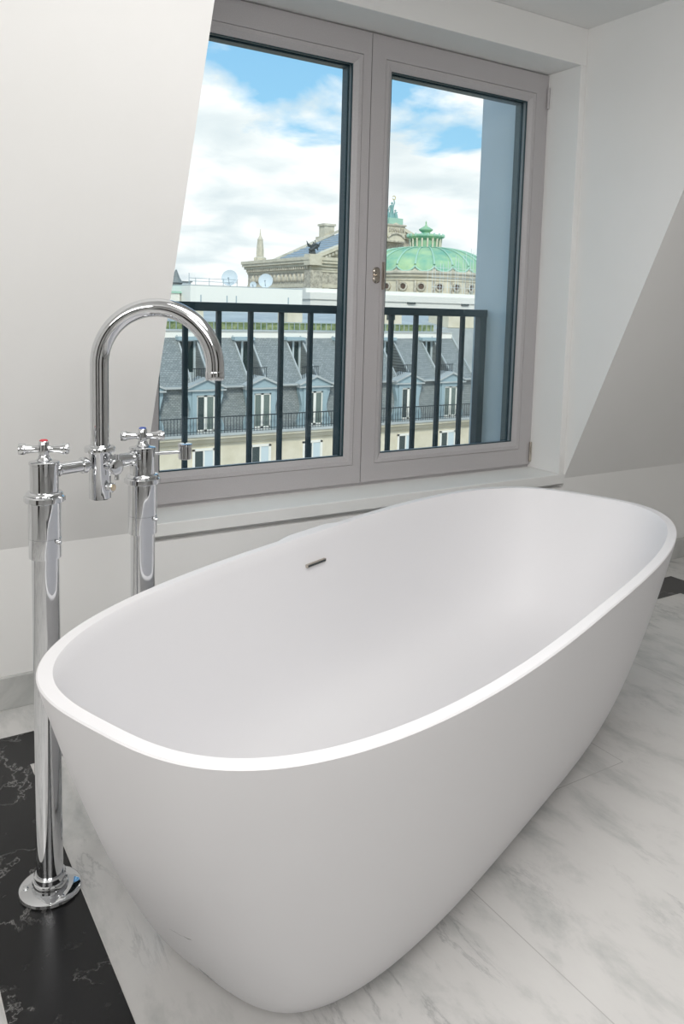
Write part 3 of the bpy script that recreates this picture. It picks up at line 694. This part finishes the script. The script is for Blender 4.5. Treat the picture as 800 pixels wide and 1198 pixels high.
# scallop border between the ribs
b = B()
for k in range(NR):
    if sin(2 * pi * (k + .5) / NR) > .45: continue
    pts = []
    for i in range(13):
        ph = i / 12; t = 2 * pi * (k + ph) / NR; r = 12.5 + .22 * sin(pi * ph)
        pts.append((OX + r * cos(t), OY + r * sin(t), 8.85 - .95 * sin(pi * ph) ** .7))
    tube(b, pts, .16, 6)
finish(O(b), 'dome_hem', COPPER_L, dome, smooth=True)
b = B(); lathe(b, [(12.6, 7.3), (12.9, 7.6), (12.9, 7.9), (12.5, 8.1), (12.2, 9.0)], (OX, OY, 0), 96); finish(O(b), 'dome_cornice', STONE_D, op)
b = B(); lathe(b, [(11.9, -18), (11.9, 6.3), (12.1, 6.4), (12.1, 6.9), (12.5, 7.0), (12.6, 7.3)], (OX, OY, 0), 96); drum = finish(O(b), 'drum', STONE, op)
b = B(); lathe(b, [(12.05, 3.3), (12.4, 3.4), (12.4, 3.9), (12.05, 4.0)], (OX, OY, 0), 96); finish(O(b), 'drum_moulding', STONE_D, drum)
ND = 24
for k in range(ND):
    t = 2 * pi * (k + .35) / ND
    if sin(t) > .2: continue
    n = Vector((cos(t), sin(t), 0)); c = Vector((OX, OY, 5.35)) + n * 11.85
    b = B(); lathe(b, [(.78, 0), (.78, .35), (.50, .38), (.48, .12)], c, 20, n); rd = finish(O(b), 'oculus', STONE_G, drum, smooth=True)
    b = B(); lathe(b, [(.46, .1), (.46, .2)], c, 16, n); finish(O(b), 'oculus_glass', mat('oculus_glass', (.10, .06, .04), .4) if k == 0 else bpy.data.materials.get('oculus_glass') or DPANE, rd)
    for dt in (.33, .5, .67):
        t2 = 2 * pi * (k + .35 + dt) / ND; n2_ = Vector((cos(t2), sin(t2), 0)); p2 = Vector((OX, OY, 0)) + n2_ * 12.0
    b = B(); tube(b, [p2 + Vector((0, 0, 4.0)), p2 + Vector((0, 0, 6.3))], .28, 8); finish(O(b), 'drum_bracket', STONE_G, drum)
# lantern on the dome
b = B(); lathe(b, [(3.5, 12.2), (3.6, 12.5), (3.0, 12.65), (2.5, 12.8), (2.5, 14.2), (3.0, 14.4), (3.35, 14.75), (3.3, 15.0), (2.2, 15.2), (.9, 15.35), (.75, 15.6), (1.25, 15.95), (1.3, 16.15), (.7, 16.5), (.25, 16.8), (.10, 17.2), (.16, 17.35), (.04, 17.7)], (OX, OY, 0), 32); lan = finish(O(b), 'lantern', COPPER, op, smooth=True)
for k in range(18):
    t = 2 * pi * k / 18
    b = B(); tube(b, [(OX + 2.8 * cos(t), OY + 2.8 * sin(t), 12.7), (OX + 2.9 * cos(t), OY + 2.9 * sin(t), 14.4)], .17, 8); finish(O(b), 'lantern_column', STONE, lan)
    b = B(); blob(b, (OX + 3.35 * cos(t), OY + 3.35 * sin(t), 14.95), (.2, .2, .34), 8, 6); finish(O(b), 'lantern_crest', COPPER_L, lan, smooth=True)
b = B(); zz = ZA - 1.6
for k in range(-3, 4): blob(b, (AX + .62 * k, GY0 - 1.75, zz), (.24, .2, .55), 8, 6)
tube(b, [(AX - 2.3, GY0 - 1.7, ZA - 3.4), (AX - 1.2, GY0 - 1.75, ZA - 2.6), (AX, GY0 - 1.75, ZA - 2.35), (AX + 1.2, GY0 - 1.75, ZA - 2.6), (AX + 2.3, GY0 - 1.7, ZA - 3.4)], .22, 8)
box(b, AX - 2.6, AX + 2.6, GY0 - 1.9, GY0 + 2.6, ZA - .75, ZA - .4); box(b, AX - 2.5, AX + 2.5, GY0 - 1.8, GY0 + 2.5, ZA - 4.3, ZA - 4.0)
finish(O(b), 'pedestal_carving', STONE_G, op)
# statues on the theatre roof
gp = ob('gable_pedestal', COPPER_L, (AX - 1.9, AX + 1.9, GY0 - 1.4, GY0 + 2.2, ZA - .4, ZA + 1.0)); ob('pedestal_block', STONE, (AX - 2.4, AX + 2.4, GY0 - 1.6, GY0 + 2.4, ZA - 4.2, ZA - .4))
def statue(loc, s, m, label, wings=False, arm=True, gold=False):
    e = empty('statue', label, 'statue', loc); b = B()
    tube(b, [(-.10 * s, 0, 0), (-.12 * s, 0, .42 * s), (0, 0, .75 * s)], [.22 * s, .14 * s, .14 * s], 10)
    tube(b, [(.14 * s, 0, 0), (.12 * s, 0, .42 * s), (0, 0, .75 * s)], [.20 * s, .13 * s, .14 * s], 10)
    tube(b, [(0, 0, .6 * s), (0, 0, .9 * s), (0, 0, 1.15 * s), (0, 0, 1.22 * s)], [.17 * s, .16 * s, .20 * s, .08 * s], 12)
    blob(b, (0, 0, 1.36 * s), (.09 * s, .1 * s, .12 * s))
    if arm: tube(b, [(.15 * s, 0, 1.15 * s), (.27 * s, 0, 1.42 * s), (.20 * s, 0, 1.72 * s)], [.07 * s, .055 * s, .04 * s], 8)
    tube(b, [(-.15 * s, 0, 1.15 * s), (-.33 * s, 0, .95 * s), (-.30 * s, 0, .70 * s)], [.07 * s, .055 * s, .045 * s], 8)
    finish(b, 'figure', m, e, smooth=True)
    if wings:
        b = B(); tube(b, [(-.55 * s, 0, .45 * s), (-.15 * s, -.1, .62 * s), (.25 * s, -.1, .95 * s), (.38 * s, -.1, 1.25 * s)], [.20 * s, .24 * s, .20 * s, .10 * s], 10)
        tube(b, [(.34 * s, -.1, 1.25 * s), (.58 * s, -.1, 1.18 * s)], [.11 * s, .06 * s], 8)
        for lx, lz in ((-.5, .4), (-.35, .4)): tube(b, [(lx * s, -.1, lz * s), ((lx - .12) * s, -.1, .22 * s), (lx * s, -.1, 0)], [.12 * s, .07 * s, .05 * s], 8)
        for lz in (.75, .95): tube(b, [(.25 * s, -.1, lz * s), (.55 * s, -.1, (lz - .1) * s), (.6 * s, -.1, (lz - .3) * s)], [.09 * s, .06 * s, .04 * s], 8)
        finish(b, 'horse', m, e, smooth=True)
    for sx in () if wings else (-.48, .50):
        b = B(); tube(b, [(sx * s, 0, 0), (sx * .9 * s, 0, .35 * s), (sx * .8 * s, 0, .62 * s)], [.20 * s, .17 * s, .09 * s], 10); blob(b, (sx * .78 * s, 0, .74 * s), .09 * s)
        tube(b, [(sx * .8 * s, 0, .5 * s), (sx * 1.25 * s, 0, .62 * s)], [.06 * s, .04 * s], 8); finish(b, 'seated_figure', m, e, smooth=True)
    if wings:
        for sx in (-1, 1):
            b = B(); prism(b, [(sx * .1 * s, 1.0 * s), (sx * .75 * s, 1.25 * s), (sx * .95 * s, 1.55 * s), (sx * .80 * s, .95 * s), (sx * .35 * s, .72 * s)], 'y', -.05 * s, .08 * s); finish(b, 'wing', m, e)
    if gold:
        b = B(); pts = [(.20 * s + .16 * s * cos(a), 0, 1.86 * s + .17 * s * sin(a)) for a in [pi * (1.35 - 1.7 * i / 10) - pi * .5 for i in range(11)]]; tube(b, pts, .035 * s, 8)
        box(b, .06 * s, .34 * s, -.03 * s, .03 * s, 1.70 * s, 1.75 * s); finish(b, 'raised_ornament', GOLD, e)
    return e
statue((AX, GY0 + .4, ZA + 1.0), 2.5, VERD, 'verdigris statue group raising a gilded ornament on the gable peak', gold=True)
statue((GX0 + .1, GY0 - .4, 12.5), 1.75, BRONZE, 'dark winged statue on the gable corner', wings=True)
# scaffold and white site cabins before the drum
wc = empty('white_roof_terrace', 'white low roof structure in front of the domed drum', 'building', (76, 97, -18))
bx('wall', WHITE, wc, (-22, 14, -2, 6, 0, 20.4)); bx('coping', WHITE, wc, (-22.2, 14.2, -2.2, 6.2, 20.4, 21.3), (-22.2, 14.2, -1.0, 6.2, 21.3, 21.9))
b = B()
for k in (3, 6): box(b, -16 + 3.4 * k, -14.6 + 3.4 * k, -2.25, -1.9, 20.15, 20.4)
finish(b, 'dark_opening', DPANE, wc)
sf = empty('scaffolding', 'thin tube scaffold in front of the right side of the dome', 'scaffold', (84.5, 100.5, 3.9))
b = B()
for i in range(8):
    x = -5.5 + 1.55 * i; h = 4.2 + .65 * i * (1 if i % 2 else .8)
    tube(b, [(x, 0, 0), (x, 0, h)], .035, 6); tube(b, [(x, 1.2, 0), (x, 1.2, h - .3)], .035, 6)
for z in (1.1, 2.6, 4.1): tube(b, [(-5.6, 0, z), (5.6, 0, z)], .03, 6)
finish(b, 'tube_frame', mat('pale_scaffold_tube', (.6, .66, .66), .5), sf)
